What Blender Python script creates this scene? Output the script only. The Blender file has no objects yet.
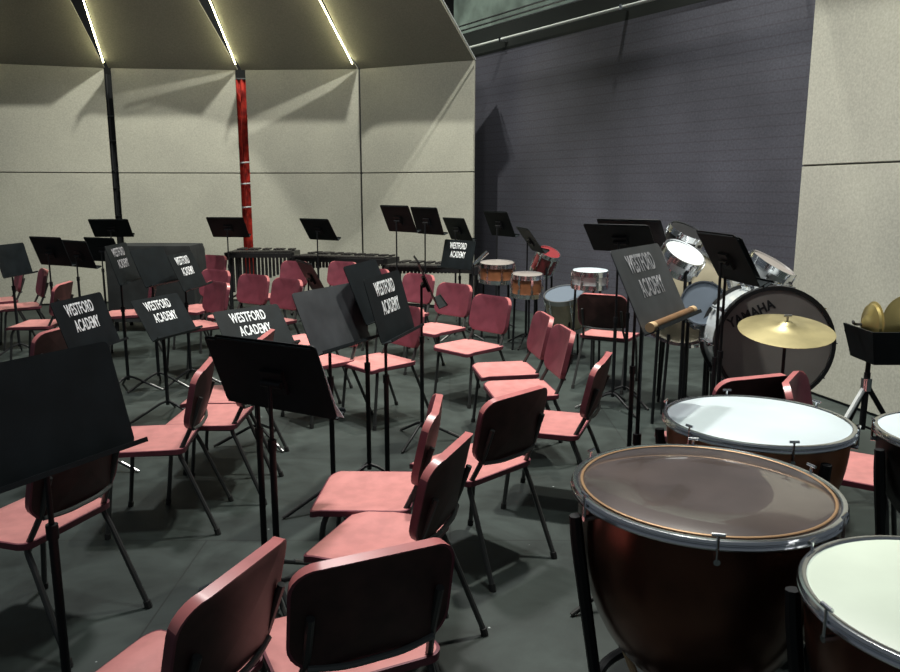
import bpy, bmesh, math, random
from mathutils import Vector, Matrix
random.seed(7)
C = bpy.context.scene.collection
PI = math.pi
F = 780.0; PITCH = math.radians(10.6); H = 1.7

# ---------------------------------------------------------------- measuring helpers
def ray(u, v):
    x = (u-450)/F; y = (336-v)/F
    return Vector((x, math.cos(PITCH)+y*math.sin(PITCH), -math.sin(PITCH)+y*math.cos(PITCH)))
def onz(u, v, z):
    d = ray(u, v); t = (z-H)/d.z
    return Vector((0,0,H))+d*t
def aty(u, v, Y):
    d = ray(u, v); return Vector((0,0,H))+d*(Y/d.y)

# ---------------------------------------------------------------- materials
def mat(name, col, rough=.5, metal=0, spec=.5, noise=0, nscale=20, bump=0, coat=0, col2=None, emit=0, trans=0):
    m = bpy.data.materials.new(name); m.use_nodes = True
    nt = m.node_tree; b = nt.nodes['Principled BSDF']
    b.inputs['Base Color'].default_value = (*col, 1)
    b.inputs['Roughness'].default_value = rough
    b.inputs['Metallic'].default_value = metal
    b.inputs['Specular IOR Level'].default_value = spec
    if coat: b.inputs['Coat Weight'].default_value = coat; b.inputs['Coat Roughness'].default_value = .05; b.inputs['Coat IOR'].default_value = 1.7
    if emit: b.inputs['Emission Color'].default_value = (*col,1); b.inputs['Emission Strength'].default_value = emit
    if trans: b.inputs['Transmission Weight'].default_value = trans
    if noise or col2 or bump:
        tc = nt.nodes.new('ShaderNodeTexCoord')
        n = nt.nodes.new('ShaderNodeTexNoise'); n.inputs['Scale'].default_value = nscale; n.inputs['Detail'].default_value = 5
        nt.links.new(tc.outputs['Object'], n.inputs['Vector'])
        if noise or col2:
            r = nt.nodes.new('ShaderNodeValToRGB')
            c2 = col2 if col2 else tuple(c*(1-noise) for c in col)
            c1 = col if col2 else tuple(c*(1+noise) for c in col)
            r.color_ramp.elements[0].position = .35; r.color_ramp.elements[1].position = .65
            r.color_ramp.elements[0].color = (*c2,1); r.color_ramp.elements[1].color = (*c1,1)
            nt.links.new(n.outputs['Fac'], r.inputs['Fac']); nt.links.new(r.outputs['Color'], b.inputs['Base Color'])
        if bump:
            bp = nt.nodes.new('ShaderNodeBump'); bp.inputs['Strength'].default_value = bump; bp.inputs['Distance'].default_value = .01
            nt.links.new(n.outputs['Fac'], bp.inputs['Height']); nt.links.new(bp.outputs['Normal'], b.inputs['Normal'])
    return m
M = {}
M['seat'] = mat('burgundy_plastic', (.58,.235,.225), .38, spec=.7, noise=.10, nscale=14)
M['rim'] = mat('burgundy_rim_lit', (.50,.16,.16), .33, spec=.9, noise=.08, nscale=14)  # backrest plastic lightened: overhead light painted into its top edge
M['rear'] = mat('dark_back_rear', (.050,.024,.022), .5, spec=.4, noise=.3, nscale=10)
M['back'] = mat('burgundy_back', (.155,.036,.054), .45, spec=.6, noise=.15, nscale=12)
M['tube'] = mat('black_tube', (.035,.036,.036), .35, spec=.6)
M['foot'] = mat('black_rubber', (.015,.015,.015), .7)
M['desk'] = mat('black_desk', (.007,.010,.012), .55, spec=.22, noise=.25, nscale=8)
M['greydesk'] = mat('sheen_grey_desk', (.050,.054,.060), .5, noise=.2, nscale=8)  # black desk lightened to grey: reflected light painted into the colour
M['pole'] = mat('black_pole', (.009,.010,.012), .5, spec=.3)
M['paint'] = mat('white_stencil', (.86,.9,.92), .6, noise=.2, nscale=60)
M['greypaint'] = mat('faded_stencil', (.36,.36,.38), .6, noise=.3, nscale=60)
M['paper'] = mat('paper', (.8,.85,.88), .7)
M['chrome'] = mat('chrome', (.75,.77,.8), .18, metal=1)
M['palemetal'] = mat('pale_metal', (.72,.76,.76), .35)
M['dullmetal'] = mat('dull_metal', (.42,.42,.42), .35, metal=1)
M['whitehead'] = mat('white_head', (.58,.66,.70), .45, noise=.06, nscale=3)
M['greenhead'] = mat('cream_head', (.62,.70,.60), .45, noise=.06, nscale=3)
M['clearhead'] = mat('smoky_head', (.085,.066,.062), .3, spec=.5, noise=.2, nscale=5, coat=1)
M['copper'] = mat('dark_copper', (.11,.045,.028), .24, metal=.7, spec=.6, noise=.35, nscale=5)
M['copperring'] = mat('copper_collar', (.36,.22,.12), .4, metal=.4)
M['brownshell'] = mat('brown_shell', (.28,.11,.05), .4, noise=.2, nscale=10)
M['bassHead'] = mat('bass_head', (.26,.235,.22), .5, noise=.08, nscale=5)
M['blackhoop'] = mat('black_hoop', (.012,.012,.013), .4)
M['silvershell'] = mat('silver_shell', (.72,.76,.78), .25, metal=.55)
M['whiteshell'] = mat('white_shell', (.78,.84,.86), .25, coat=1)
M['creamshell'] = mat('cream_shell', (.38,.34,.24), .4, noise=.12, nscale=6)
M['bluehead'] = mat('blue_grey_head', (.13,.16,.2), .35)
M['redshell'] = mat('red_shell', (.22,.03,.035), .25, spec=.8)
M['brass'] = mat('brass', (.62,.5,.2), .32, metal=.85, noise=.15, nscale=4)
M['brassdull'] = mat('dull_brass', (.44,.38,.2), .42, metal=.6, noise=.2, nscale=6)
M['wood'] = mat('brown_wood', (.20,.105,.045), .5, noise=.2, nscale=12)
M['tan'] = mat('tan_wood', (.65,.45,.25), .5)
M['blackcloth'] = mat('black_cloth', (.014,.017,.018), .9, noise=.3, nscale=6, bump=.4)
M['bars'] = mat('dark_bars', (.022,.02,.02), .5)
M['pipe'] = mat('dark_pipe', (.035,.035,.038), .45, metal=.3)
M['drumlogo'] = mat('black_logo', (.012,.012,.014), .6)

def wallmat(name, c1, c2, scale=1.2, rough=.65):
    m = bpy.data.materials.new(name); m.use_nodes = True
    nt = m.node_tree; b = nt.nodes['Principled BSDF']; b.inputs['Roughness'].default_value = rough
    tc = nt.nodes.new('ShaderNodeTexCoord')
    n = nt.nodes.new('ShaderNodeTexNoise'); n.inputs['Scale'].default_value = scale; n.inputs['Detail'].default_value = 3
    n2 = nt.nodes.new('ShaderNodeTexNoise'); n2.inputs['Scale'].default_value = 55; n2.inputs['Detail'].default_value = 4
    nt.links.new(tc.outputs['Object'], n.inputs['Vector']); nt.links.new(tc.outputs['Object'], n2.inputs['Vector'])
    r = nt.nodes.new('ShaderNodeValToRGB'); r.color_ramp.elements[0].position=.3; r.color_ramp.elements[1].position=.7
    r.color_ramp.elements[0].color=(*c1,1); r.color_ramp.elements[1].color=(*c2,1)
    nt.links.new(n.outputs['Fac'], r.inputs['Fac'])
    mx = nt.nodes.new('ShaderNodeMixRGB'); mx.blend_type='OVERLAY'; mx.inputs['Fac'].default_value=.35
    nt.links.new(r.outputs['Color'], mx.inputs['Color1']); nt.links.new(n2.outputs['Fac'], mx.inputs['Color2'])
    nt.links.new(mx.outputs['Color'], b.inputs['Base Color'])
    return m
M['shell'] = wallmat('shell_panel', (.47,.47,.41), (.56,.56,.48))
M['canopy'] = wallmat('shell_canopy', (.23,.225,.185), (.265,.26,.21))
M['joint'] = mat('joint_line', (.10,.10,.09), .8)

def blockmat():
    m = bpy.data.materials.new('dark_painted_wall'); m.use_nodes = True
    nt = m.node_tree; b = nt.nodes['Principled BSDF']; b.inputs['Roughness'].default_value=.55
    tc = nt.nodes.new('ShaderNodeTexCoord')
    br = nt.nodes.new('ShaderNodeTexBrick'); br.inputs['Scale'].default_value=1
    br.inputs['Brick Width'].default_value=40; br.inputs['Row Height'].default_value=.105; br.inputs['Mortar Size'].default_value=.007
    br.inputs['Color1'].default_value=(.076,.078,.100,1); br.inputs['Color2'].default_value=(.076,.078,.100,1)
    br.inputs['Mortar'].default_value=(.064,.062,.080,1)
    nt.links.new(tc.outputs['Object'], br.inputs['Vector'])
    n2 = nt.nodes.new('ShaderNodeTexNoise'); n2.inputs['Scale'].default_value=45; n2.inputs['Detail'].default_value=4
    n3 = nt.nodes.new('ShaderNodeTexNoise'); n3.inputs['Scale'].default_value=.9
    nt.links.new(tc.outputs['Object'], n2.inputs['Vector']); nt.links.new(tc.outputs['Object'], n3.inputs['Vector'])
    mx = nt.nodes.new('ShaderNodeMixRGB'); mx.blend_type='OVERLAY'; mx.inputs['Fac'].default_value=.5
    nt.links.new(br.outputs['Color'], mx.inputs['Color1']); nt.links.new(n2.outputs['Fac'], mx.inputs['Color2'])
    mx2 = nt.nodes.new('ShaderNodeMixRGB'); mx2.blend_type='OVERLAY'; mx2.inputs['Fac'].default_value=.5
    nt.links.new(mx.outputs['Color'], mx2.inputs['Color1']); nt.links.new(n3.outputs['Fac'], mx2.inputs['Color2'])
    nt.links.new(mx2.outputs['Color'], b.inputs['Base Color'])
    return m
M['block'] = blockmat()

def floormat():
    m = bpy.data.materials.new('black_stage_floor'); m.use_nodes = True
    nt = m.node_tree; b = nt.nodes['Principled BSDF']
    tc = nt.nodes.new('ShaderNodeTexCoord')
    n = nt.nodes.new('ShaderNodeTexNoise'); n.inputs['Scale'].default_value=2.2; n.inputs['Detail'].default_value=8; n.inputs['Roughness'].default_value=.65; n.inputs['Distortion'].default_value=.6
    nt.links.new(tc.outputs['Object'], n.inputs['Vector'])
    r = nt.nodes.new('ShaderNodeValToRGB'); r.color_ramp.elements[0].position=.33; r.color_ramp.elements[1].position=.72
    r.color_ramp.elements[0].color=(.006,.011,.0095,1); r.color_ramp.elements[1].color=(.040,.055,.051,1)
    nt.links.new(n.outputs['Fac'], r.inputs['Fac'])
    # board joints
    br = nt.nodes.new('ShaderNodeTexBrick'); br.inputs['Scale'].default_value=1; br.inputs['Brick Width'].default_value=2.4; br.inputs['Row Height'].default_value=1.2; br.inputs['Mortar Size'].default_value=.004
    br.inputs['Color1'].default_value=(1,1,1,1); br.inputs['Color2'].default_value=(.93,.93,.93,1); br.inputs['Mortar'].default_value=(.4,.4,.4,1)
    nt.links.new(tc.outputs['Object'], br.inputs['Vector'])
    mx = nt.nodes.new('ShaderNodeMixRGB'); mx.blend_type='MULTIPLY'; mx.inputs['Fac'].default_value=1
    nt.links.new(r.outputs['Color'], mx.inputs['Color1']); nt.links.new(br.outputs['Color'], mx.inputs['Color2'])
    # chalky scuff specks
    v = nt.nodes.new('ShaderNodeTexVoronoi'); v.inputs['Scale'].default_value=5.5
    nt.links.new(tc.outputs['Object'], v.inputs['Vector'])
    sp = nt.nodes.new('ShaderNodeMath'); sp.operation='LESS_THAN'; sp.inputs[1].default_value=.028
    nt.links.new(v.outputs['Distance'], sp.inputs[0])
    mx2 = nt.nodes.new('ShaderNodeMixRGB'); mx2.inputs['Color2'].default_value=(.3,.33,.33,1)
    nt.links.new(sp.outputs[0], mx2.inputs['Fac']); nt.links.new(mx.outputs['Color'], mx2.inputs['Color1'])
    nt.links.new(mx2.outputs['Color'], b.inputs['Base Color'])
    r2 = nt.nodes.new('ShaderNodeMapRange'); r2.inputs['To Min'].default_value=.5; r2.inputs['To Max'].default_value=.75
    nt.links.new(n.outputs['Fac'], r2.inputs['Value']); nt.links.new(r2.outputs['Result'], b.inputs['Roughness'])
    return m
M['floor'] = floormat()

# ---------------------------------------------------------------- mesh helpers
def obj(name, bm, m, parent=None, smooth=False, loc=None, rot=None, kind=None):
    me = bpy.data.meshes.new(name)
    bmesh.ops.recalc_face_normals(bm, faces=bm.faces[:])
    bm.to_mesh(me); bm.free()
    me.materials.append(m)
    if smooth:
        for p in me.polygons: p.use_smooth = True
        me.set_sharp_from_angle(angle=math.radians(40))
    o = bpy.data.objects.new(name, me); C.objects.link(o)
    if parent: o.parent = parent
    if loc is not None: o.location = loc
    if rot is not None: o.rotation_euler = rot
    if kind: o['kind'] = kind
    return o
def thing(name, label, cat, loc=(0,0,0), rotz=0, group=None):
    o = bpy.data.objects.new(name, None); C.objects.link(o)
    o.location = loc; o.rotation_euler = (0,0,rotz); o['label']=label; o['category']=cat
    o.empty_display_size = .1
    if group: o['group']=group
    return o
def tag(o, label, cat, group=None):
    o['label']=label; o['category']=cat
    if group: o['group']=group
    return o
def dup(root, loc, rotz, label, group=None):
    r = root.copy(); C.objects.link(r); r.location=loc; r.rotation_euler=(0,0,rotz); r['label']=label
    if group: r['group']=group
    for ch in list(root.children):
        c = ch.copy(); C.objects.link(c); c.parent=r
        for g in list(ch.children):
            d = g.copy(); C.objects.link(d); d.parent=c
    return r

def box(bm, x0,x1,y0,y1,z0,z1, mtx=None, bev=0):
    v=[bm.verts.new((x,y,z)) for x in (x0,x1) for y in (y0,y1) for z in (z0,z1)]
    fs=[(0,1,3,2),(4,6,7,5),(0,4,5,1),(2,3,7,6),(0,2,6,4),(1,5,7,3)]
    faces=[bm.faces.new([v[i] for i in f]) for f in fs]
    if bev:
        es=list({e for f in faces for e in f.edges})
        r=bmesh.ops.bevel(bm, geom=es, offset=bev, segments=2, affect='EDGES')
        v=list({q for f in r['faces'] for q in f.verts}|{q for q in v if q.is_valid})
    if mtx is not None:
        for q in v: q.co = mtx @ q.co
    return v
def tube(bm, pts, r, n=8, smooth=0, cap=True):
    pts=[Vector(p) for p in pts]
    rr = r if isinstance(r,(list,tuple)) else [r]*len(pts)
    if smooth:
        new=[pts[0]]; nr=[rr[0]]
        for i in range(1,len(pts)-1):
            a,b,c=pts[i-1],pts[i],pts[i+1]
            d1=(a-b); d2=(c-b); k=min(smooth, d1.length*.45, d2.length*.45)
            p1=b+d1.normalized()*k; p2=b+d2.normalized()*k
            for j in range(5):
                t=j/4; new.append(p1*(1-t)**2+b*2*t*(1-t)+p2*t*t); nr.append(rr[i])
        new.append(pts[-1]); nr.append(rr[-1]); pts=new; rr=nr
    rings=[]
    up=Vector((0,0,1))
    t0=(pts[1]-pts[0]).normalized()
    nrm = t0.cross(up) if abs(t0.dot(up))<.95 else t0.cross(Vector((1,0,0)))
    nrm.normalize()
    for i,p in enumerate(pts):
        if i==0: t=(pts[1]-pts[0])
        elif i==len(pts)-1: t=pts[-1]-pts[-2]
        else: t=(pts[i+1]-pts[i]).normalized()+(pts[i]-pts[i-1]).normalized()
        t.normalize()
        nrm=(nrm-t*nrm.dot(t)).normalized(); bn=t.cross(nrm)
        rings.append([bm.verts.new(p+(nrm*math.cos(a)+bn*math.sin(a))*rr[i]) for a in [2*PI*k/n for k in range(n)]])
    for i in range(len(rings)-1):
        for k in range(n):
            bm.faces.new((rings[i][k],rings[i][(k+1)%n],rings[i+1][(k+1)%n],rings[i+1][k]))
    if cap:
        bm.faces.new(rings[0][::-1]); bm.faces.new(rings[-1])
    return bm
def lathe(bm, prof, n=32, mtx=None, closed=False):
    rings=[]
    for (r,z) in prof:
        if r<1e-5: rings.append([bm.verts.new((0,0,z))])
        else: rings.append([bm.verts.new((r*math.cos(2*PI*k/n), r*math.sin(2*PI*k/n), z)) for k in range(n)])
    L=list(range(len(rings)-1))
    pairs=[(i,i+1) for i in L]+([(len(rings)-1,0)] if closed else [])
    for i,j in pairs:
        a,b=rings[i],rings[j]
        for k in range(n):
            k2=(k+1)%n
            if len(a)==1 and len(b)==1: continue
            if len(a)==1: bm.faces.new((a[0],b[k],b[k2]))
            elif len(b)==1: bm.faces.new((a[k],b[0],a[k2]))
            else: bm.faces.new((a[k],b[k],b[k2],a[k2]))
    if mtx is not None:
        for r in rings:
            for v in r: v.co=mtx@v.co
    return bm
def torus(bm, R, r, n=48, m=8, z=0, sz=1.0, mtx=None):
    prof=[(R+r*math.cos(2*PI*k/m), z+r*sz*math.sin(2*PI*k/m)) for k in range(m)]
    return lathe(bm, prof, n, mtx, closed=True)
def roundrect(w,h,r,n=5):
    pts=[]
    for cx,cy,a0 in ((w/2-r,h/2-r,0),(-w/2+r,h/2-r,90),(-w/2+r,-h/2+r,180),(w/2-r,-h/2+r,270)):
        for k in range(n+1):
            a=math.radians(a0+90*k/n); pts.append((cx+r*math.cos(a), cy+r*math.sin(a)))
    return pts
def slab(bm, outline, fn, th, rings=5, edge=.006, flange=0):
    """curved plate: outline in (a,b), fn(a,b)->(pos, normal)"""
    ks=[(i+1)/rings for i in range(rings)]
    def layer(side, shrink):
        R=[]
        p,nm=fn(0,0); R.append([bm.verts.new(p+nm*side*th/2)])
        for k in ks:
            kk=k*shrink
            row=[]
            for a,b in outline:
                p,nm=fn(a*kk,b*kk)
                row.append(bm.verts.new(p+nm*side*th/2))
            R.append(row)
        return R
    T=layer(1,.965); B=layer(-1,.965)
    n=len(outline)
    def stitch(R):
        for k in range(n): bm.faces.new((R[0][0],R[1][k],R[1][(k+1)%n]))
        for i in range(1,len(R)-1):
            for k in range(n): bm.faces.new((R[i][k],R[i+1][k],R[i+1][(k+1)%n],R[i][(k+1)%n]))
    stitch(T); stitch(B)
    mid=[]
    for s in (.45,-.45-flange):
        row=[]
        for a,b in outline:
            p,nm=fn(a,b); row.append(bm.verts.new(p+nm*s*th))
        mid.append(row)
    seq=[T[-1],mid[0],mid[1],B[-1]]
    for i in range(3):
        for k in range(n): bm.faces.new((seq[i][k],seq[i+1][k],seq[i+1][(k+1)%n],seq[i][(k+1)%n]))
    return bm
def text_mesh(body, size, sx=1.0, offset=.0, ext=.0006, shear=0):
    cu=bpy.data.curves.new('t','FONT'); cu.body=body; cu.size=size; cu.align_x='CENTER'; cu.align_y='CENTER'
    cu.offset=offset; cu.extrude=ext; cu.space_character=1.05; cu.resolution_u=3; cu.shear=shear
    o=bpy.data.objects.new('t',cu); C.objects.link(o)
    dg=bpy.context.evaluated_depsgraph_get()
    me=bpy.data.meshes.new_from_object(o.evaluated_get(dg))
    bm=bmesh.new(); bm.from_mesh(me)
    bpy.data.objects.remove(o); bpy.data.curves.remove(cu); bpy.data.meshes.remove(me)
    for v in bm.verts: v.co.x*=sx
    return bm

# ================================================================ CAMERA
cam=bpy.data.cameras.new('camera'); cam.sensor_width=36; cam.lens=F/900*36; cam.clip_end=200
co=bpy.data.objects.new('camera',cam); C.objects.link(co)
co.location=(0,0,H); co.rotation_euler=(math.radians(90)-PITCH,0,0)
bpy.context.scene.camera=co

# ================================================================ SETTING
def struct(name,bm,m,parent=None,smooth=False):
    o=obj(name,bm,m,parent,smooth)
    if not parent: o['kind']='structure'
    return o
bm=bmesh.new(); box(bm,-11,7,-2,15,-.12,0); struct('floor',bm,M['floor'])

TOP=3.45; JO=1.95
# seams of the acoustic shell along its top edge: (u,v bottom of canopy) and u where the canopy seam leaves the picture
seams=[(-210,58,-225),(-40,62,-55),(107,68,85),(240,70,212),(359,69,325),(474,60,440)]
base=[onz(u,v,TOP) for u,v,_ in seams]
def panel(name,a,b,g0,g1,zt,th=.05,jz=JO):
    d=(b-a); d.z=0; L=d.length; d.normalize(); nrm=Vector((d.y,-d.x,0))   # toward stage
    bmx=bmesh.new()
    p0=a+d*g0; p1=b-d*g1
    mt=Matrix(((d.x,nrm.x,0,p0.x),(d.y,nrm.y,0,p0.y),(0,0,1,0),(0,0,0,1)))
    LL=(p1-p0).xy.length
    box(bmx,0,LL,-th,0,.02,jz-.006,mt,.006); box(bmx,0,LL,-th,0,jz+.006,zt,mt,.006)
    o=struct(name,bmx,M['shell'])
    bmx=bmesh.new(); box(bmx,0.01,LL-.01,-th-.02,-.012,jz-.03,jz+.03,mt); box(bmx,0.01,LL-.01,-th-.03,-.03,zt-.1,zt+.02,mt)
    obj('panel_joint',bmx,M['joint'],o)
    return o
gaps=[.0,.02,.05,.075,.012,0]
for i in range(5):
    panel('wall_back' if i==0 else 'wall_back.%03d'%i, base[i].copy(), base[i+1].copy(), gaps[i], gaps[i+1], TOP)
# canopies that lean forward over the stage, left edges rolled down to catch the added seam glow
canW=[0,.03,.05,.06,.05,0]
for i in range(5):
    (u0,v0,t0),(u1,v1,t1)=seams[i],seams[i+1]
    c=1.05
    def topp(u,v,t,Yw):
        # follow the seam line up to above the frame
        vv=-22; uu=u+(t-u)*(v-vv)/(v-0)
        d=ray(uu,vv)
        # Y = Yw - c*(z-TOP)
        k=(Yw-c*(H-TOP))/(d.y+c*d.z)
        return Vector((0,0,H))+d*k
    A=base[i]; B=base[i+1]
    At=topp(u0,v0,t0,A.y); Bt=topp(u1,v1,t1,B.y)
    bmx=bmesh.new()
    N=16
    wdir=(B-A).normalized(); up=((At-A)+(Bt-B)).normalized(); nrm=wdir.cross(up)
    if nrm.y>0: nrm=-nrm
    rows=[]
    for j in range(9):
        s=j/8
        P0=A.lerp(At,s); P1=B.lerp(Bt,s)
        gw=(P1-P0).length
        g0=(.02+.02*s)/gw if i>0 else 0; g1=(.035+.20*s)/gw if i<4 else 0
        if i==3: g1=(.02+.10*s)/gw
        row=[]
        for k in range(N+1):
            q=(k/N)**1.6
            q=g0+(1-g0-g1)*q
            P=P0.lerp(P1,q)
            dd=(q-g0)*gw
            drop=.09*math.exp(-(dd/.12))*min(1,s*4)
            row.append(P+nrm*drop)
        rows.append(row)
    th=.03
    F_=[[bmx.verts.new(p) for p in r] for r in rows]; Bk=[[bmx.verts.new(p-nrm*th) for p in r] for r in rows]
    for j in range(8):
        for k in range(N):
            bmx.faces.new((F_[j][k],F_[j][k+1],F_[j+1][k+1],F_[j+1][k])); bmx.faces.new((Bk[j][k],Bk[j+1][k],Bk[j+1][k+1],Bk[j][k+1]))
        bmx.faces.new((F_[j][0],F_[j+1][0],Bk[j+1][0],Bk[j][0])); bmx.faces.new((F_[j][N],Bk[j][N],Bk[j+1][N],F_[j+1][N]))
    for k in range(N):
        bmx.faces.new((F_[0][k],Bk[0][k],Bk[0][k+1],F_[0][k+1])); bmx.faces.new((F_[8][k],F_[8][k+1],Bk[8][k+1],Bk[8][k]))
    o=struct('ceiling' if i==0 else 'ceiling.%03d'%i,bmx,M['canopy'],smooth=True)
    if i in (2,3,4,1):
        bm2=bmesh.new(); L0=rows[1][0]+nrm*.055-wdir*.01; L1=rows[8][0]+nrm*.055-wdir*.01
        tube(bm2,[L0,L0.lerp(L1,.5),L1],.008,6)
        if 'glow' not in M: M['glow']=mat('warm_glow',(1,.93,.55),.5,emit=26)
        g=obj('added_seam_glow',bm2,M['glow'],smooth=True)  # emissive tube added to imitate light leaking through the seam
        tag(g,['','added strip imitating spill glow in the leftmost ceiling seam at the top left corner','added strip imitating spill glow in the ceiling seam above the black gap','added strip imitating spill glow in the ceiling seam above the red curtain strip','added strip imitating spill glow in the ceiling seam right of the red curtain strip'][i],'added glow')
# the strips above are added; they imitate light spilling between the canopies
# pale edge strip along the right end of the last canopy and wall
bmx=bmesh.new(); tube(bmx,[base[5]+Vector((.02,-.05,0)),Bt+Vector((.03,-.05,0))],.010); struct('trim_1',bmx,M['palemetal'],smooth=True)

# dark painted block wall on the right and what is above it
WA=Vector((.30,12.15,0)); WB=Vector((3.75,6.85,0))
d=(WB-WA).normalized(); n_=Vector((d.y,-d.x,0)); n_= n_ if n_.y<0 else -n_
LW=(WB-WA).length
def wallobj(name,z0,z1,m,off0,off1,x0=0,x1=None,parent=None):
    # wall local frame: x along, y up, z toward stage
    bmx=bmesh.new(); box(bmx,x0,LW if x1 is None else x1,z0,z1,off0,off1)
    o=obj(name,bmx,m,parent)
    o.matrix_world=Matrix(((d.x,0,n_.x,WA.x),(d.y,0,n_.y,WA.y),(0,1,0,0),(0,0,0,1)))
    if not parent: o['kind']='structure'
    return o
wallobj('wall_right',0,3.62,M['block'],-.15,0,-.9)
M['header']=mat('black_header',(.010,.014,.013),.7)
M['fly']=mat('green_corrugated',(.22,.29,.26),.6,noise=.3,nscale=3)
wallobj('wall_right.001',3.62,3.98,M['header'],-.15,.0,-.9)
o=wallobj('wall_right.002',3.98,6.5,M['fly'],-.5,-.3,-.9)
# pipe along the header and ledges above it
def along(x,off,z): return WA+d*x+n_*off+Vector((0,0,z))
bmx=bmesh.new(); tube(bmx,[along(-.6,.10,3.745),along(LW,.10,3.745)],.018,10)
o=obj('batten_pipe',bmx,mat('pale_pipe',(.55,.6,.58),.5),smooth=True); tag(o,'long pale metal pipe running along the black beam above the dark wall','pipe')
bmx=bmesh.new(); box(bmx,-.014,.014,-.02,.10,-.03,.03)
for k,x in enumerate((.9,3.2,5.4)):
    bm2=bmesh.new(); q=along(x,.06,3.745); box(bm2,-.02,.02,-.07,.05,-.03,.03); obj('pipe_clamp',bm2,M['chrome'],o,loc=q,rot=(0,0,math.atan2(d.y,d.x)))
bmx.free()
for k,z in enumerate((4.02,4.08,4.15)):
    bmx=bmesh.new(); tube(bmx,[along(-.6,-.1,z),along(LW,-.1,z)],.012,6); o=struct('trim_%d'%(k+2),bmx,M['dullmetal'],smooth=True)
    
# right-hand pale shell panel (nearer)
RA=onz(784,384.5,0); RB=onz(847,407,0); RB=RA+(RB-RA).normalized()*2.0
def rpanel():
    a=RA.copy(); b=RB.copy(); 
    dd=(b-a).normalized(); nn=Vector((dd.y,-dd.x,0)); nn=nn if nn.y<0 else -nn
    mt=Matrix(((dd.x,nn.x,0,a.x),(dd.y,nn.y,0,a.y),(0,0,1,0),(0,0,0,1)))
    L=(b-a).length
    bmx=bmesh.new(); box(bmx,0,L,-.05,0,.02,1.894,mt,.005); box(bmx,0,L,-.05,0,1.906,TOP,mt,.005)
    o=struct('wall_right.003',bmx,M['shell'])
    bmx=bmesh.new(); box(bmx,0.01,L,-.06,-.012,1.87,1.93,mt); obj('panel_joint',bmx,M['joint'],o)
    # second leaf turning further toward the camera
    return dd,nn
rpanel()
# canopy of that panel
bmx=bmesh.new()
P=[RA+Vector((0,0,TOP)),RB+Vector((0,0,TOP)),RB+Vector((-.5,-.45,TOP+1.0)),RA+Vector((-.45,-.4,TOP+1.0))]
vs=[bmx.verts.new(p) for p in P]; vs2=[bmx.verts.new(p+Vector((.02,.02,.03))) for p in P]
bmx.faces.new(vs); bmx.faces.new(vs2[::-1])
for k in range(4): bmx.faces.new((vs[k],vs2[k],vs2[(k+1)%4],vs[(k+1)%4]))
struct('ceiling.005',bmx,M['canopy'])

# behind the gaps: steel ladder frame and a red curtain strip
g1=onz(108,150,2.2) ; 
def behind(seam,dy): 
    p=base[seam].copy(); return Vector((p.x*(1+dy/12),p.y+dy,0))
q=behind(2,.25)
t=thing('shell_frame','black steel ladder frame showing in the narrow gap between two shell panels','frame',q)
M['frame']=mat('frame_black',(.02,.022,.025),.5)
bmx=bmesh.new(); box(bmx,-.11,.11,.05,.09,0,3.4); obj('backing_strip',bmx,M['frame'],t)
bmx=bmesh.new(); tube(bmx,[(-.02,0,0),(-.02,0,3.4)],.02); tube(bmx,[(.09,0,0),(.09,0,3.4)],.015); obj('upright',bmx,M['frame'],t,True)
for z in (2.78,2.42,1.98,1.72,1.3): 
    bmx=bmesh.new(); tube(bmx,[(-.12,-.03,z),(.13,-.03,z+.02)],.014); obj('rung',bmx,M['chrome'],t,True)
q=behind(3,.3)
t=thing('red_curtain','narrow strip of red curtain glowing in the gap between two shell panels','curtain',q)
M['redcloth']=mat('red_cloth',(.75,.07,.045),.7,col2=(.25,.02,.02),nscale=9,bump=.3)
bmx=bmesh.new()
cols=[]
for k in range(25):
    x=-.22+.44*k/24; y=.035*math.sin(k*1.35)
    cols.append((bmx.verts.new((x,y,.05)),bmx.verts.new((x,y,3.35))))
for k in range(24): bmx.faces.new((cols[k][0],cols[k+1][0],cols[k+1][1],cols[k][1]))
obj('cloth',bmx,M['redcloth'],t,True)
bmx=bmesh.new(); tube(bmx,[(-.25,0,3.36),(.25,0,3.36)],.018); obj('curtain_rod',bmx,M['frame'],t,True)
bmx=bmesh.new()
for z in (1.42,1.78,2.1): tube(bmx,[(-.24,-.06,z),(.24,-.06,z+.03)],.012)
obj('tie',bmx,M['paper'],t,True)
# dark backstage behind the shell
M['void']=mat('backstage_black',(.01,.011,.012),.9)
bmx=bmesh.new(); box(bmx,-11,1.2,13.6,13.7,0,6); struct('wall_back.010',bmx,M['void'])

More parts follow.
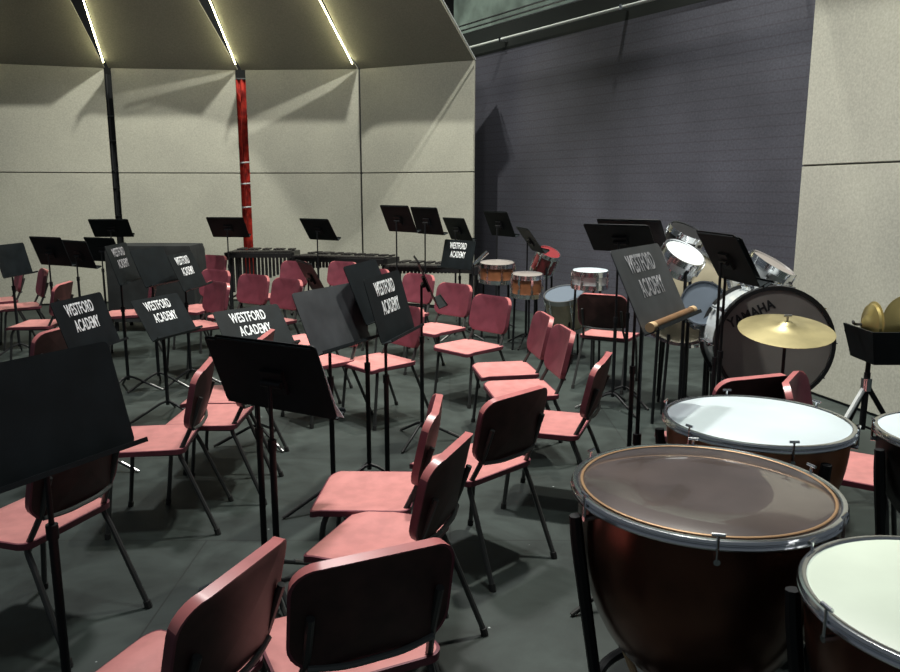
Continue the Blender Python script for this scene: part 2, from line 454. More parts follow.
# ================================================================ CHAIRS
def make_chair():
    t=thing('orchestra_chair','','chair',group='burgundy orchestra chairs')
    def fseat(a,b):
        z=.445-.016*(1-min(1,(a/.2)**2))*(1-min(1,(b/.2)**2))-.018*max(0,(b-.12)/.08)**2
        return Vector((a,b,z)),Vector((0,-.06,1)).normalized()
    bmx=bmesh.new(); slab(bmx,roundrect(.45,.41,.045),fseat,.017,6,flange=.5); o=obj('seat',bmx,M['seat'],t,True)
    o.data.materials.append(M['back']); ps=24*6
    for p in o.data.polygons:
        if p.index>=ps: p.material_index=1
    def fback(a,b):
        # b vertical -.15...15
        y=-.262-.20*b -.045+ .045*(1-(a/.22)**2)*-1+.0
        y=-.262-.22*b+.9*a*a-.02
        return Vector((a,y,.685+b)),Vector((-1.4*a,1,.22)).normalized()
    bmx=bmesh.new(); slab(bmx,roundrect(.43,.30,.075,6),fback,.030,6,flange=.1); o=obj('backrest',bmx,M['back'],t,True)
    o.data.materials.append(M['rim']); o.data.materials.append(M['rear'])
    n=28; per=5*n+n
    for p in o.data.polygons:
        p.material_index = 0 if p.index<per else (2 if p.index<2*per else (1 if (p.normal.z>.35 and p.center.z>.75) else 0))  # only the upward top edge takes the painted-lit tone
    for s in (-1,1):
        bmx=bmesh.new(); tube(bmx,[(s*.17,.13,.425),(s*.195,.15,.38),(s*.205,.19,.015)],.0115,8,.03); l=obj('leg',bmx,M['tube'],t,True)
        bm2=bmesh.new(); tube(bm2,[(s*.205,.188,.03),(s*.206,.192,0)],.015,8); obj('glide',bm2,M['foot'],l,True)
        bmx=bmesh.new(); tube(bmx,[(s*.17,-.29,.70),(s*.17,-.235,.55),(s*.19,-.17,.42),(s*.195,-.20,.36),(s*.215,-.34,.015)],.0115,8,.05); l=obj('leg',bmx,M['tube'],t,True)
        bm2=bmesh.new(); tube(bm2,[(s*.214,-.335,.03),(s*.216,-.343,0)],.015,8); obj('glide',bm2,M['foot'],l,True)
    bmx=bmesh.new()
    for s in (-1,1): tube(bmx,[(s*.185,-.185,.42),(s*.175,.14,.42)],.010,8)
    tube(bmx,[(-.175,.12,.42),(.175,.12,.42)],.010,8); tube(bmx,[(-.185,-.17,.42),(.185,-.17,.42)],.010,8)
    obj('seat_frame',bmx,M['tube'],t,True)
    bmx=bmesh.new(); tube(bmx,[(-.17,-.243,.54),(-.08,-.262,.532),(.08,-.262,.532),(.17,-.243,.54)],.009,8,.04); obj('back_rail',bmx,mat('grey_rail',(.10,.11,.105),.4),t,True)
    return t
CH=make_chair()
first=[True]
def chair(x,y,face,label,z=0):
    """face = direction it looks, degrees from +X"""
    rz=math.radians(face-90)
    if first[0]:
        first[0]=False; CH.location=(x,y,z); CH.rotation_euler=(0,0,rz); CH['label']=label; return CH
    return dup(CH,(x,y,z),rz,label)
#CHAIRS#
CL=[
(-.765,1.80,160,'burgundy orchestra chair at the bottom left front edge, facing left away from the drums'),
(-.305,2.03,116,'nearest burgundy chair at the bottom centre, seen from behind with its wide black-brown back'),
(-.26,2.68,160,'burgundy chair facing left directly beyond the nearest bottom centre chair, left of the front timpano'),
(-.35,3.13,177,'burgundy chair with square lit seat, third back in the row left of the front timpano'),
(.095,3.50,135,'burgundy chair seen from behind with dark back, between the front timpano and the centre floor'),
(.54,4.12,160,'burgundy chair edge on, directly in front of the two overlapping pink backrests at centre'),
(.45,4.86,188,'burgundy chair with pink backrest, nearer of the two overlapping ones at centre'),
(.39,5.42,188,'burgundy chair with pink backrest, farther of the two overlapping ones at centre'),
(.15,6.25,223,'burgundy chair with backrest facing the camera, below the brown tom drums'),
(-.14,7.10,227,'burgundy chair with backrest facing the camera, below the stacked lettered stand'),
(-.50,7.95,230,'burgundy chair partly hidden by the edge-on music stand at centre back'),
(-.54,5.68,222,'burgundy chair with empty pink seat right behind the narrow lettered stand posts'),
(-1.00,5.72,222,'burgundy chair mostly hidden behind the plain grey stand desk'),
(-1.53,3.84,187,'burgundy chair edge on with bright pink seat right of the large front left stand'),
(-1.36,4.26,180,'burgundy chair whose lit seat shows beside the big plain black desk, nearer of two'),
(-1.42,4.72,180,'burgundy chair whose lit seat shows beside the big plain black desk, farther of two'),
(-1.64,2.87,162,'burgundy chair behind the large front left music stand, back half hidden'),
(-2.78,4.95,170,'burgundy chair at far left whose pale back edge rises above the front desk'),
(-3.95,7.35,185,'burgundy chair with lit seat at left, left of the first lettered desk'),
(-5.25,8.95,215,'burgundy chair in the far left back corner at the picture edge'),
(-4.75,8.5,215,'burgundy chair in the far left back, second from the picture edge'),
(-3.35,8.0,200,'burgundy chair with lit seat between the two lettered desks at left'),
(-3.30,11.0-.7,245,'burgundy chair at the back left, next to the dark covered instrument'),
(-2.72,8.35,240,'burgundy chair in front of the back left red chair, left of the marimba'),
(-2.18,7.85,238,'burgundy chair directly above the lettered desk, in front of the marimba'),
(-2.05,9.4,240,'burgundy chair at the back, below the right end of the marimba'),
(-1.78,7.5,232,'burgundy chair left of the plain grey desk, in front of the slanted black desk'),
(-1.45,9.35,240,'burgundy chair at the back behind the plain grey desk, right of the slanted black desk'),
(-1.25,6.5,228,'burgundy chair glimpsed between the plain grey desk and the big plain black desk'),
(-1.0,8.5,235,'burgundy chair at the back behind the narrow lettered stand'),
(-2.42,7.25,225,'burgundy chair behind the second lettered desk at left'),
(1.42,6.80,62,'burgundy chair with its dark back to the camera below the chrome snare drum'),
(1.35,3.86,110,'burgundy chair in front of the bass drum facing away left, only its rim showing'),
(1.86,3.42,-33,'burgundy chair in front of the bass drum facing right, its seat low between white timpani'),
]
for x,y,f,l in CL: chair(x,y,f,l)

# ================================================================ MUSIC STANDS
DW,DH=.51,.33
def desk_bm(w=DW,h=DH):
    bmx=bmesh.new()
    def f(a,b): return Vector((a,0,b)),Vector((0,-1,0))
    slab(bmx,roundrect(w,h,.018,3),f,.004,2)
    # stiffening rib across the back
    tube(bmx,[(-w/2+.02,.006,h/2-.012),(w/2-.02,.006,h/2-.012)],.004,6)
    return bmx
def make_stand():
    t=thing('music_stand','','music stand',group='black music stands')
    dk=obj('desk',desk_bm(),M['desk'],t,True)
    bmx=bmesh.new(); box(bmx,-DW/2,DW/2,-.058,0,-DH/2-.003,-DH/2+.001); box(bmx,-DW/2,DW/2,-.060,-.057,-DH/2-.003,-DH/2+.012); obj('ledge',bmx,M['desk'],dk)
    bmx=bmesh.new(); tube(bmx,[(-.05,.028,-.02),(.05,.028,-.02)],.014,10); box(bmx,-.055,.055,.002,.02,-.07,.03); obj('tilt_bracket',bmx,M['pole'],dk,True)
    bmx=bmesh.new(); tube(bmx,[(0,0,0),(0,0,1)],.0085,10); obj('inner_tube',bmx,M['pole'],t,True)
    bmx=bmesh.new(); tube(bmx,[(0,0,.10),(0,0,.70)],.0135,12); obj('outer_tube',bmx,M['pole'],t,True)
    bmx=bmesh.new(); tube(bmx,[(0,0,.69),(0,0,.735)],.0175,12); obj('collar',bmx,M['pole'],t,True)
    for k in range(3):
        a=2*PI*k/3+.5
        c,s=math.cos(a),math.sin(a)
        bmx=bmesh.new(); tube(bmx,[(0,0,.13),(.05*c,.05*s,.12),(.27*c,.27*s,.012)],[.011,.010,.008],8,.03); l=obj('leg',bmx,M['pole'],t,True)
        bmx=bmesh.new(); tube(bmx,[(.18*c,.18*s,.062),(.29*c,.29*s,.008)],.0085,8); obj('leg_tip',bmx,M['dullmetal'] if k!=1 else M['foot'],l,True)
    return t
ST=make_stand()
TXT=None
def lettering():
    bmx=bmesh.new()
    for body,z,x in (('WESTFORD',.095,-.015),('ACADEMY',-.005,0)):
        b2=text_mesh(body,.100,.50,.0016)
        for v in b2.verts: v.co=Vector((v.co.x+x, -.0035-v.co.z, v.co.y+z))
        me=bpy.data.meshes.new('x'); b2.to_mesh(me); b2.free(); bmx.from_mesh(me); bpy.data.meshes.remove(me)
    me=bpy.data.meshes.new('lettering'); bmx.to_mesh(me); bmx.free(); me.materials.append(M['paint']); return me
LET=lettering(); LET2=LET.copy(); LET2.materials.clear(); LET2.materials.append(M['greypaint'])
STANDS=[]
firsts=[True]
def stand(x,y,z,yaw,tilt,label,letter=0,deskmat=None,base_rot=None):
    rz=math.radians(yaw+90)
    if firsts[0]:
        firsts[0]=False; r=ST; r.location=(x,y,0); r.rotation_euler=(0,0,rz); r['label']=label
    else: r=dup(ST,(x,y,0),rz,label)
    t=math.radians(tilt)
    for ch in r.children:
        n=ch.name.split('.')[0]
        if n=='desk':
            ch.location=(0,-.03,z); ch.rotation_euler=(-t,0,0)
            if deskmat:
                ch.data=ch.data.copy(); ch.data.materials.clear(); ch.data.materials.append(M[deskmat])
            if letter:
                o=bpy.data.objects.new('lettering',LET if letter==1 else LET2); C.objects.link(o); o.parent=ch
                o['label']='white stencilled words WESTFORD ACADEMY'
        elif n=='inner_tube':
            ch.location=(0,0,.68); ch.scale=(1,1,z-.03-.68)
    return r
SL=[
(-1.17,2.15,1.08,333,16,'large black music stand at the left front edge with a plain desk',0,None),
(-.70,2.94,.985,61,21,'big plain black music stand right behind the bottom left chair, paper corner on it',0,None),
(-.79,3.10,.95,61,21,'black music stand nested behind the big plain centre left desk, second post',0,None),
(-1.31,5.10,.795,319,36,'lettered music stand directly behind the big plain centre left desk',1,None),
(-2.19,4.58,.92,353,19,'lettered music stand directly above the large front left desk',1,None),
(-2.14,5.72,.78,341,31,'lettered music stand second from the left among the bright lettered desks',1,None),
(-2.31,6.77,1.01,356,23,'small lettered music stand at left, near the back left red chairs',1,None),
(-2.76,6.51,1.10,4,17,'dim lettered music stand at far left, in front of the dark covered instrument',2,None),
(-.34,4.04,1.11,344,16,'narrow lettered music stand at centre, left of the edge-on stand',1,None),
(-.47,4.33,1.15,346,22,'plain black music stand tucked behind the narrow lettered stand at centre',0,None),
(-.63,4.00,1.05,333,23,'music stand with plain grey desk, left of the narrow lettered stand',0,'greydesk'),
(-1.33,7.29,.90,27,27,'slanted small black music stand just above the plain grey desk',0,None),
(.112,8.90,.98,223,13,'lettered music stand at the centre back, low in front of a plain desk',1,None),
(.074,10.4,1.193,34,26,'plain black music stand rising behind the lettered one at the centre back',0,None),
(-.61,8.95,1.38,43,24,'tall black music stand against the pale wall, left of the tall pair',0,None),
(-.29,9.12,1.35,39,19,'tall black music stand against the pale wall, right of the tall pair',0,None),
(-1.70,10.05,1.205,55,33,'black music stand against the pale wall, alone between red gap and tall pair',0,None),
(-2.92,10.3,1.22,82,36,'black music stand against the pale wall, just under the red curtain strip',0,None),
(-4.53,10.49,1.20,96,42,'black music stand against the pale wall, under the black gap at left',0,None),
(-4.27,8.31,1.06,63,20,'black music stand at far left, leftmost of the three overlapping desks',0,None),
(-4.21,8.80,.99,56,19,'black music stand at far left, middle of the three overlapping desks',0,None),
(-4.34,9.74,.97,66,22,'black music stand at far left, right of the three overlapping desks',0,None),
(-4.48,7.96,1.00,357,13,'black music stand cut by the left picture edge at the back',0,None),
(-.19,5.15,1.11,6,23,'black music stand seen edge on at centre, with a long single post',0,None),
(.57,9.52,1.30,31,24,'black music stand against the dark wall, left of the slanted one',0,None),
(.84,8.51,1.17,10,36,'slanted black music stand against the dark wall above the brown tom drums',0,None),
(1.42,6.16,1.37,59,49,'high black music stand with flat desk just behind the faded lettered stand',0,None),
(1.28,5.95,1.34,59,49,'black music stand nested left under the high flat desk, thin post',0,None),
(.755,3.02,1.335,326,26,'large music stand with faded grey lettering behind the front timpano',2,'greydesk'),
(1.02,4.25,1.18,330,24,'black music stand hidden behind the faded lettered stand',0,None),
(1.56,4.49,1.32,6,30,'high black music stand left of the bass drum, nearer of the close pair',0,None),
(1.65,4.66,1.295,8,30,'high black music stand left of the bass drum, farther of the close pair',0,None),
(-2.55,6.65,1.06,350,22,'plain black music stand at left between the dim and the small lettered stands',0,None),
]
srefs=[]
for x,y,z,yaw,t,l,le,dm in SL: srefs.append(stand(x,y,z,yaw,t,l,le,dm))
# paper corner on the big plain desk
r=srefs[1]; dk=[c for c in r.children if c.name.startswith('desk')][0]
bpy.context.view_layer.update()
mw=Matrix.Translation(r.location)@r.rotation_euler.to_matrix().to_4x4()@Matrix.Translation(dk.location)@dk.rotation_euler.to_matrix().to_4x4()
bmx=bmesh.new(); vs=[bmx.verts.new(mw@Vector(p)) for p in ((-.285,-.006,-.156),(-.02,-.006,-.156),(-.02,-.006,.12),(-.25,-.006,.12),(-.262,-.006,-.10))]
bmx.faces.new(vs); 
r_=bmesh.ops.extrude_face_region(bmx,geom=bmx.faces[:]); bmesh.ops.translate(bmx,vec=(.001,.0015,.001),verts=[v for v in r_['geom'] if isinstance(v,bmesh.types.BMVert)])
tag(obj('music_sheet',bmx,M['paper']),'white sheet of paper poking out past the big plain black desk','paper')
# brown bar along the ledge of the faded lettered stand
r=srefs[28]; dk=[c for c in r.children if c.name.startswith('desk')][0]
mw=Matrix.Translation(r.location)@r.rotation_euler.to_matrix().to_4x4()@Matrix.Translation(dk.location)@dk.rotation_euler.to_matrix().to_4x4()
t=thing('percussion_stick','thick brown wooden stick lying on the ledge of the faded lettered stand','stick',mw@Vector((0,-.03,-.148)))
A=mw@Vector((-.24,-.03,-.146))-t.location; B=mw@Vector((.24,-.03,-.146))-t.location
bmx=bmesh.new(); tube(bmx,[A,B],.0165,12); obj('shaft',bmx,M['wood'],t,True)
for e0,e1 in ((-.03,.05),(.95,1.03)):
    bmx=bmesh.new(); tube(bmx,[A+(B-A)*e0,A+(B-A)*e1],.018,12); obj('end_cap',bmx,M['tan'],t,True)

# ================================================================ TIMPANI
def timpano(x,y,z,R,label,headm,bowlm,rot=0,lean=(0,0),depth=None,collar=False,legs=3,rod=.3):
    t=thing('timpano',label,'timpani drum',(x,y,0),rot,'timpani at the right front')
    depth=depth or R*1.15
    bmx=bmesh.new(); lathe(bmx,[(0,z+.004),(R*.5,z+.004),(R*.93,z+.003),(R*.955,z-.004)],64); obj('drum_head',bmx,headm,t,True)
    if collar:
        bmx=bmesh.new(); torus(bmx,R*.925,.0045,64,8,z+.006,.5); obj('collar_ring',bmx,M['copperring'],t,True)
    bmx=bmesh.new(); torus(bmx,R*.975,.012,72,8,z-.002,.8); torus(bmx,R*.995,.006,72,8,z-.016,1.0); obj('hoop',bmx,M['chrome'],t,True)
    prof=[(R*.95,z-.01)]
    for k in range(0,15):
        a=PI/2*k/14
        prof.append((R*.95*math.cos(a)**.8 if k<14 else .04, z-.05-(depth-.05)*math.sin(a)))
    prof.append((0,z-depth))
    bmx=bmesh.new(); lathe(bmx,prof,56); obj('bowl',bmx,bowlm,t,True)
    for k in range(6):
        a=2*PI*k/6+rod; c,s=math.cos(a),math.sin(a)
        bmx=bmesh.new(); tube(bmx,[(R*1.01*c,R*1.01*s,z-.045),(R*1.01*c,R*1.01*s,z+.024)],.0045,8)
        tube(bmx,[(R*1.01*c-.017*s,R*1.01*s+.017*c,z+.024),(R*1.01*c+.017*s,R*1.01*s-.017*c,z+.024)],.005,8)
        tube(bmx,[(R*.93*c,R*.93*s,z-.05),(R*1.02*c,R*1.02*s,z-.05)],.009,8)
        obj('tension_rod',bmx,M['chrome'],t,True)
    for k in range(legs):
        a=2*PI*k/legs+.65; c,s=math.cos(a),math.sin(a)
        bmx=bmesh.new(); tube(bmx,[(R*1.03*c,R*1.03*s,z-.06),(R*1.0*c,R*1.0*s,z-.16),(R*.78*c,R*.78*s,.12)],[.018,.02,.018],8,.03); obj('strut',bmx,M['pole'],t,True)
        bmx=bmesh.new(); lathe(bmx,[(0,-.02),(.04,-.02),(.045,0),(.04,.02),(0,.02)],16,Matrix.Translation((R*.8*c,R*.8*s,.045))@Matrix.Rotation(a,4,'Z')@Matrix.Rotation(PI/2,4,'X')); obj('caster',bmx,M['foot'],t,True)
    bmx=bmesh.new(); torus(bmx,R*.76,.018,40,8,.11,1)
    for k in range(legs):
        a=2*PI*k/legs+.65; tube(bmx,[(0,0,.11),(R*.76*math.cos(a),R*.76*math.sin(a),.11)],.014,8)
    obj('base_ring',bmx,M['pole'],t,True)
    bmx=bmesh.new(); tube(bmx,[(0,0,.08),(0,0,z-depth+.02)],.03,10); obj('column',bmx,M['pole'],t,True)
    bmx=bmesh.new(); box(bmx,-.05,.05,-R*.95,-R*.55,.07,.10,Matrix.Rotation(rot*0,4,'Z'),.006); obj('pedal',bmx,M['dullmetal'],t)
    return t
T1=timpano(.765,2.23,.82,.392,'large front timpano with dark see-through head and copper-brown bowl',M['clearhead'],M['copper'],.58,collar=True,rod=.77,depth=.62)
T2=timpano(1.17,2.87,.84,.345,'white-headed timpano directly behind the dark-headed one',M['whitehead'],M['brownshell'],.2,depth=.45)
T3=timpano(1.125,1.575,.81,.33,'cream-headed timpano cut by the lower right corner',M['greenhead'],M['copper'],-.12,depth=.45)
T4=timpano(1.91,2.78,.81,.30,'white-headed timpano cut by the right edge',M['whitehead'],M['blackhoop'],.4,depth=.4)
# tan mallet resting by the front timpano foot
p=onz(640,655,.25)
t=thing('timpani_mallet','tan wooden mallet leaning at the foot of the front timpano','mallet',(p.x,p.y,0))
bmx=bmesh.new(); tube(bmx,[(-.06,.10,.30),(.05,-.10,.02)],.012,8); obj('handle',bmx,M['tan'],t,True)
bmx=bmesh.new(); lathe(bmx,[(0,-.02),(.018,-.016),(.024,0),(.018,.016),(0,.02)],14,Matrix.Translation((.05,-.10,.025))); obj('mallet_head',bmx,M['paper'],t,True)

# ================================================================ DRUMS
def drum(name,label,center,R,depth,axis,shell,headm,hoop,lugs=8,cat='drum',logo=None,stand_legs=None,legm=None,spin=0):
    """axis = direction of front head; origin at drum centre projected to floor"""
    t=thing(name,label,cat,(center.x,center.y,0))
    ax=Vector(axis).normalized()
    q=ax.to_track_quat('Z','Y').to_matrix().to_4x4()
    mt=Matrix.Translation((0,0,center.z))@q@Matrix.Rotation(spin,4,'Z')
    h=depth/2
    bmx=bmesh.new(); lathe(bmx,[(R*.97,-h),(R*.97,h)],48,mt); obj('shell',bmx,shell,t,True)
    for s,nm in ((1,'front_head'),(-1,'rear_head')):
        bmx=bmesh.new(); lathe(bmx,[(0,s*h),(R*.95,s*h),(R*.97,s*(h-.006))],48,mt); obj(nm,bmx,headm,t,True)
        bmx=bmesh.new(); lathe(bmx,[(R*.965,s*(h+.012)),(R*1.03,s*(h+.012)),(R*1.04,s*(h-.035)),(R*.98,s*(h-.035))],48,mt,closed=True); obj('hoop',bmx,hoop,t,True)
    for k in range(lugs):
        a=2*PI*k/lugs+.2; c,s=math.cos(a),math.sin(a)
        bmx=bmesh.new(); rr=R*1.04
        tube(bmx,[mt@Vector((rr*c,rr*s,-h)),mt@Vector((rr*c,rr*s,h+.012))],max(.005,R*.012),6)
        for zz in (-h*.5,h*.5): box(bmx,R*.96,R*1.09,-.012,.012,zz-.03,zz+.03,mt@Matrix.Rotation(a,4,'Z'))
        obj('lug',bmx,M['chrome'],t,True)
    if logo:
        b2=text_mesh(logo,R*.235,.84,.003)
        for v in b2.verts: v.co=mt@Vector((v.co.x-R*.14,v.co.y+R*.67,h+.003+v.co.z))
        l=obj('lettering',b2,M['drumlogo'],t); l['label']='black word YAMAHA across the top of the drum head'
    legm=legm or M['pole']
    if stand_legs:
        for k in range(stand_legs):
            a=2*PI*k/stand_legs+.6; c,s=math.cos(a),math.sin(a)
            lo=.62*R if abs(ax.z)<.5 else .8*R
            topz=center.z-(R*.75 if abs(ax.z)<.5 else h*.2)
            bmx=bmesh.new(); tube(bmx,[(c*lo,s*lo,topz),(c*lo*1.15,s*lo*1.15,0)],.012,8); obj('leg',bmx,legm,t,True)
    return t
cb=aty(764,340,5.0)
drum('bass_drum','large bass drum with grey YAMAHA head and black hoop, behind the gold cymbal',cb,.355,.44,(-.10,-1,.06),M['whiteshell'],M['bassHead'],M['blackhoop'],10,logo='YAMAHA',stand_legs=4,spin=math.radians(27))
cc=aty(690,297,5.95)
drum('bass_drum','pale cream drum with chrome hoop standing behind the high stands, left of the YAMAHA drum',cc,.36,.34,(-.75,-1,.15),M['silvershell'],M['creamshell'],M['chrome'],8,stand_legs=4)
p=aty(703,306,5.35)
drum('tom_drum','blue-grey headed small drum in front of the pale cream drum',p,.15,.2,(-.3,-1,.35),M['silvershell'],M['bluehead'],M['chrome'],6,stand_legs=3)
p=aty(683,240,6.3)
drum('tom_drum','chrome-rimmed drum highest in the drum cluster, above the pale cream drum',p,.15,.16,(.35,-.4,1),M['blackhoop'],M['blackhoop'],M['chrome'],6,stand_legs=3)
p=aty(680,260,5.5)
drum('snare_drum','bright chrome drum just below the highest tom of the cluster',p,.15,.12,(.35,-.5,.9),M['silvershell'],M['paper'],M['chrome'],6,stand_legs=3)
p=aty(766,273,5.55)
drum('snare_drum','chrome drum shell resting behind the top right of the YAMAHA bass drum',p,.17,.16,(.5,-.3,1),M['silvershell'],M['bassHead'],M['chrome'],8,stand_legs=3)
p=aty(590,279,7.5)
drum('snare_drum','chrome snare drum above the dark-backed chair at the block wall',p,.175,.15,(0,-.05,1),M['silvershell'],M['whitehead'],M['chrome'],8,stand_legs=3)
p=aty(566,310,7.9)
drum('floor_tom','olive-grey drum on the floor beside the dark-backed chair',p,.2,.36,(-.2,-.3,1),M['creamshell'],M['bluehead'],M['dullmetal'],6,stand_legs=3)
p=aty(497,272,8.8)
drum('concert_tom','brown drum with chrome rim, left one of the two in front of the dark wall',p,.2,.2,(0,-.08,1),M['brownshell'],M['bassHead'],M['chrome'],8,stand_legs=3)
p=aty(527,285,8.2)
drum('concert_tom','brown drum with chrome rim, right one of the two in front of the dark wall',p,.165,.22,(0,-.08,1),M['brownshell'],M['bassHead'],M['chrome'],8,stand_legs=3)
p=aty(545,262,8.9)
drum('tom_drum','tilted glossy red drum beyond the brown drums',p,.13,.26,(.3,-.4,.85),M['redshell'],M['redshell'],M['chrome'],6,stand_legs=3)
# chrome beater above left brown drum
p=aty(482,259,8.6)
bmx=bmesh.new(); tube(bmx,[Vector((-.09,0,-.06)),Vector((.06,0,.08))],.022,8)
t=thing('chrome_beater','short bright metal tube resting at the rim of the left brown drum','beater',p)
obj('tube',bmx,M['chrome'],t,True)
bmx=bmesh.new(); tube(bmx,[Vector((-.09,0,-.06)),Vector((-.10,0,-.11)),Vector((-.10,0,-p.z+.0))],.01,8); obj('stem',bmx,M['pole'],t,True)

# ride cymbal on a stand
p=aty(786,330,4.0)
t=thing('cymbal','gold cymbal on a black stand in front of the YAMAHA bass drum','cymbal',(p.x,p.y,0))
mt=Matrix.Translation((0,0,p.z))@Matrix.Rotation(math.radians(12),4,'X')@Matrix.Rotation(math.radians(-2),4,'Y')
R=.238
bmx=bmesh.new(); lathe(bmx,[(0,.052),(.02,.05),(.042,.036),(.052,.026),(.12,.016),(R*.9,.003),(R,-.002),(R,-.004),(R*.9,.0),(.12,.012),(.05,.022),(0,.045)],56,mt); obj('plate',bmx,M['brassdull'],t,True)
bmx=bmesh.new(); tube(bmx,[mt@Vector((0,0,.04)),mt@Vector((0,0,.085))],.006,8); tube(bmx,[mt@Vector((-.02,0,.08)),mt@Vector((.02,0,.08))],.006,8); obj('wing_nut',bmx,M['dullmetal'],t,True)
bmx=bmesh.new(); tube(bmx,[(0,0,p.z+.03),(0,0,.45)],.009,8); tube(bmx,[(0,0,.5),(0,0,.08)],.0125,8); obj('pole',bmx,M['pole'],t,True)
for k in range(3):
    a=2*PI*k/3+.4; c,s=math.cos(a),math.sin(a)
    bmx=bmesh.new(); tube(bmx,[(0,0,.42),(.24*c,.24*s,.01)],.009,8); tube(bmx,[(0,0,.12),(.12*c,.12*s,.215)],.007,6); obj('leg',bmx,M['pole'],t,True)

# trap table with hand cymbals
tx,ty,tz=2.43,4.15,.88
t=thing('trap_table','black tray on a tall tripod at the right edge, carrying brass cymbals','stand',(tx,ty,0))
bmx=bmesh.new()
box(bmx,-.19,.20,-.125,.125,tz-.055,tz-.032); box(bmx,-.22,.24,-.155,-.14,tz-.09,tz+.09); box(bmx,-.22,.24,.14,.155,tz-.09,tz+.05); box(bmx,-.23,-.215,-.155,.155,tz-.09,tz+.09); box(bmx,.235,.25,-.155,.155,tz-.09,tz+.09)
for v in bmx.verts:
    if v.co.z<tz-.06: v.co.x*=.82; v.co.y*=.8
obj('tray',bmx,M['desk'],t)
px_=-.15
bmx=bmesh.new(); tube(bmx,[(px_,0,tz-.09),(px_,0,.40)],.013,10); tube(bmx,[(px_,0,.72),(px_,0,.40)],.017,10); obj('pole',bmx,M['pole'],t,True)
bmx=bmesh.new(); tube(bmx,[(px_,0,.69),(px_,0,.62)],.028,10); obj('collar',bmx,M['chrome'],t,True)
for k,(c,s,m) in enumerate(((-.9,-.25,'palemetal'),(.9,-.3,'pole'),(0.05,.95,'pole'))):
    bmx=bmesh.new(); tube(bmx,[(px_,0,.655),(px_+.42*c,.42*s,.01)],.014,8); l=obj('leg',bmx,M[m],t,True)
    bmx=bmesh.new(); tube(bmx,[(px_,0,.42),(px_+.22*c,.22*s,.35)],.007,6); obj('brace',bmx,M['pole'],l,True)
def handcym(x,y,z,R,rot,label,tiltx=0):
    t=thing('hand_cymbal',label,'cymbal',(x,y,z))
    mt=Matrix.Rotation(rot,4,'Z')@Matrix.Rotation(math.radians(90+tiltx),4,'X')
    bmx=bmesh.new(); lathe(bmx,[(0,.062),(.02,.06),(.045,.045),(.058,.03),(.11,.018),(R*.9,.004),(R,0),(R,-.002),(R*.9,.001),(.11,.014),(.05,.025),(0,.055)],48,mt); obj('plate',bmx,M['brass'],t,True)
    bmx=bmesh.new(); tube(bmx,[mt@Vector((0,0,.055)),mt@Vector((0,0,.10)),mt@Vector((.03,.02,.12))],.008,6,.02); obj('strap',bmx,M['foot'],t,True)
handcym(2.29,4.16,tz+.105,.125,math.radians(-94),'smaller brass cymbal on edge in the black tray, left one')
handcym(2.49,4.17,tz+.115,.15,math.radians(2),'larger shiny brass cymbal in the black tray, at the right picture edge',-8)

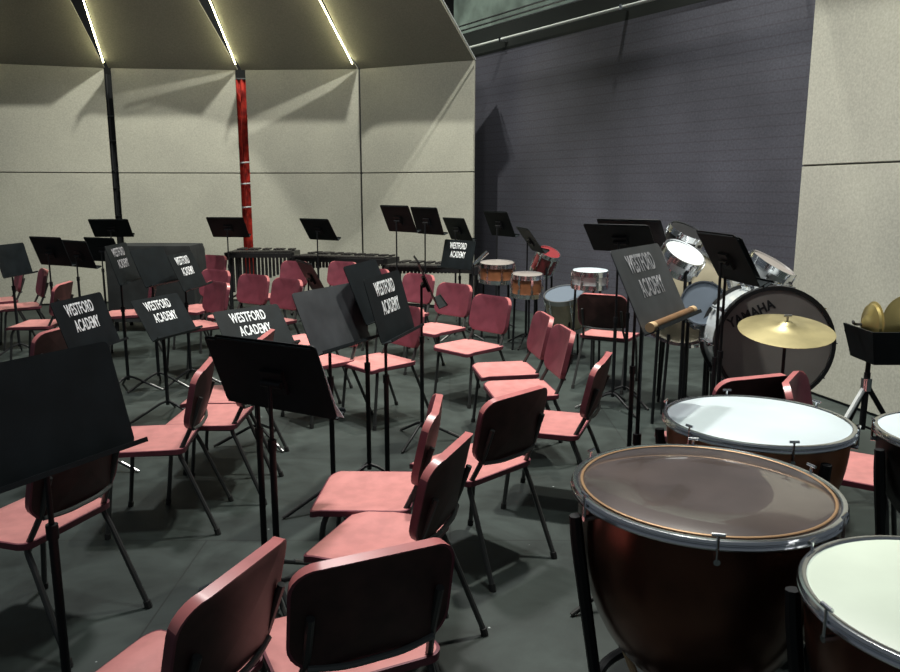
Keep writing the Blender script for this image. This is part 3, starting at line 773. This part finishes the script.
# ================================================================ KEYBOARD PERCUSSION
def marimba(x0,x1,y,z,label,name='marimba',rz=0,depth=.55,cover=False,pipes=1.0):
    cx=(x0+x1)/2; w=x1-x0
    t=thing(name,label,'marimba' if not cover else 'instrument',(cx,y,0),rz)
    if cover:
        bmx=bmesh.new()
        N=40; rows=[]
        for zz,k in ((.12,1.02),(z*.5,1.0),(z*.93,.985),(z,.95),(z+.01,.6),(z+.012,0.001)):
            row=[]
            for i in range(N):
                a=2*PI*i/N; ca,sa=math.cos(a),math.sin(a)
                m_=max(abs(ca)**.25*1 if 0 else abs(ca),abs(sa)); ux,uy=ca/m_,sa/m_
                rp=1+.02*math.sin(a*17+zz*3)*(1 if zz<z*.9 else .3)
                row.append(bmx.verts.new((ux*w/2*k*rp,uy*depth/2*k*rp,zz)))
            rows.append(row)
        for j in range(len(rows)-1):
            for i in range(N): bmx.faces.new((rows[j][i],rows[j][(i+1)%N],rows[j+1][(i+1)%N],rows[j+1][i]))
        obj('cover',bmx,M['blackcloth'],t,True)
        for sx in (-1,1):
            for sy in (-1,1):
                bmx=bmesh.new(); tube(bmx,[(sx*w*.44,sy*depth*.4,.2),(sx*w*.44,sy*depth*.4,0)],.025,8); obj('leg',bmx,M['pole'],t,True)
        return t
    bmx=bmesh.new()
    for sy,e in ((-1,.0),(1,.0)): box(bmx,-w/2,w/2,sy*depth/2-.02,sy*depth/2+.02,z-.09,z-.03)
    box(bmx,-w/2-.03,-w/2+.02,-depth/2-.02,depth/2+.02,z-.12,z-.02,None,.005); box(bmx,w/2-.02,w/2+.03,-depth*.4,depth*.4,z-.12,z-.02,None,.005)
    obj('frame',bmx,M['blackhoop'],t)
    n=int(w/.052)
    bmx=bmesh.new()
    for k in range(n):
        x=-w/2+.03+(w-.06)*(k+.5)/n; L=.42-.2*k/n
        box(bmx,x-.021,x+.021,-L*.75,-.02,z-.03,z-.008)
        if k%7 not in (2,6): box(bmx,x+.004,x+.044,.02,L*.65,z-.01,z+.01)
    o=obj('tone_bars',bmx,M['bars'],t)
    bmx=bmesh.new()
    for k in range(n):
        x=-w/2+.03+(w-.06)*(k+.5)/n; L=(.5-.32*k/n)*pipes
        tube(bmx,[(x,-depth*.36,z-.05),(x,-depth*.36,z-.07-L)],.019,8)
    o=obj('resonator_pipes',bmx,M['pipe'],t,True)
    for sx in (-1,1):
        bmx=bmesh.new(); 
        for sy in (-1,1): tube(bmx,[(sx*w*.47,sy*depth*.35,z-.1),(sx*w*.47,sy*depth*.42,.05)],.02,8)
        tube(bmx,[(sx*w*.47,-depth*.4,.25),(sx*w*.47,depth*.4,.25)],.015,8)
        obj('leg_frame',bmx,M['pole'],t,True)
        for sy in (-1,1):
            bmx=bmesh.new(); lathe(bmx,[(0,-.015),(.03,-.015),(.035,0),(.03,.015),(0,.015)],14,Matrix.Translation((sx*w*.47,sy*depth*.42,.035))@Matrix.Rotation(PI/2,4,'Y')); obj('caster',bmx,M['foot'],t,True)
    bmx=bmesh.new(); tube(bmx,[(-w*.47,0,.25),(w*.47,0,.25)],.015,8); obj('cross_brace',bmx,M['pole'],t,True)
    return t
marimba(-4.15,-3.10,9.65,1.04,'bulky instrument under a black cover at the back left, behind the lettered stands','covered_keyboard',cover=True)
marimba(-3.02,-2.15,10.85,.89,'dark marimba with pipes at the back wall, below the red curtain strip')
marimba(-2.07,-.72,10.5,.85,'dark xylophone at the back wall, right of the piped marimba','xylophone',math.radians(-22),.45,pipes=.25)
marimba(-.75,.35,9.75,.80,'long dark low vibraphone at the back wall, behind the tall pair of stands','vibraphone',math.radians(-18),.38,pipes=.12)

# ================================================================ LIGHT
def area(name,loc,target,power,size,col,size_y=None):
    l=bpy.data.lights.new(name,'AREA'); l.energy=power; l.size=size; l.color=col
    if size_y: l.shape='RECTANGLE'; l.size_y=size_y
    o=bpy.data.objects.new(name,l); C.objects.link(o); o.location=loc
    dd=Vector(target)-Vector(loc); o.rotation_euler=dd.to_track_quat('-Z','Y').to_euler()
    return o
def spot(name,loc,target,power,ang,col,rad=.25,blend=.5):
    l=bpy.data.lights.new(name,'SPOT'); l.energy=power; l.spot_size=math.radians(ang); l.spot_blend=blend; l.color=col; l.shadow_soft_size=rad
    o=bpy.data.objects.new(name,l); C.objects.link(o); o.location=loc
    o.rotation_euler=(Vector(target)-Vector(loc)).to_track_quat('-Z','Y').to_euler(); return o
spot('stage_light_back_left',(-2.9,8.05,9.3),(-3.4,11,.5),1900,85,(1,.98,.86),.10)
spot('stage_light_back_right',(1.9,7.95,9.3),(.6,10.6,.5),2000,85,(1,.98,.86),.10)
spot('stage_light_right',(1.2,5.0,8.3),(2.7,5.7,0),2000,75,(1,.99,.88),.15)
spot('stage_light_mid',(-.8,5.6,8.0),(-.8,5.8,0),1500,85,(1,.96,.93),.3)
spot('stage_light_front',(.2,2.4,7.5),(.1,2.4,0),650,80,(.97,1,.93),.3)
spot('wall_wash',(-1.5,4.5,6.5),(-2.0,12,1.4),330,60,(1,.98,.88),.5)
w=bpy.data.worlds.new('world'); bpy.context.scene.world=w; w.use_nodes=True
w.node_tree.nodes['Background'].inputs['Color'].default_value=(.75,.85,.95,1)
w.node_tree.nodes['Background'].inputs['Strength'].default_value=.10
sc=bpy.context.scene
sc.view_settings.view_transform='Standard'; sc.view_settings.look='None'
sc.view_settings.exposure=0
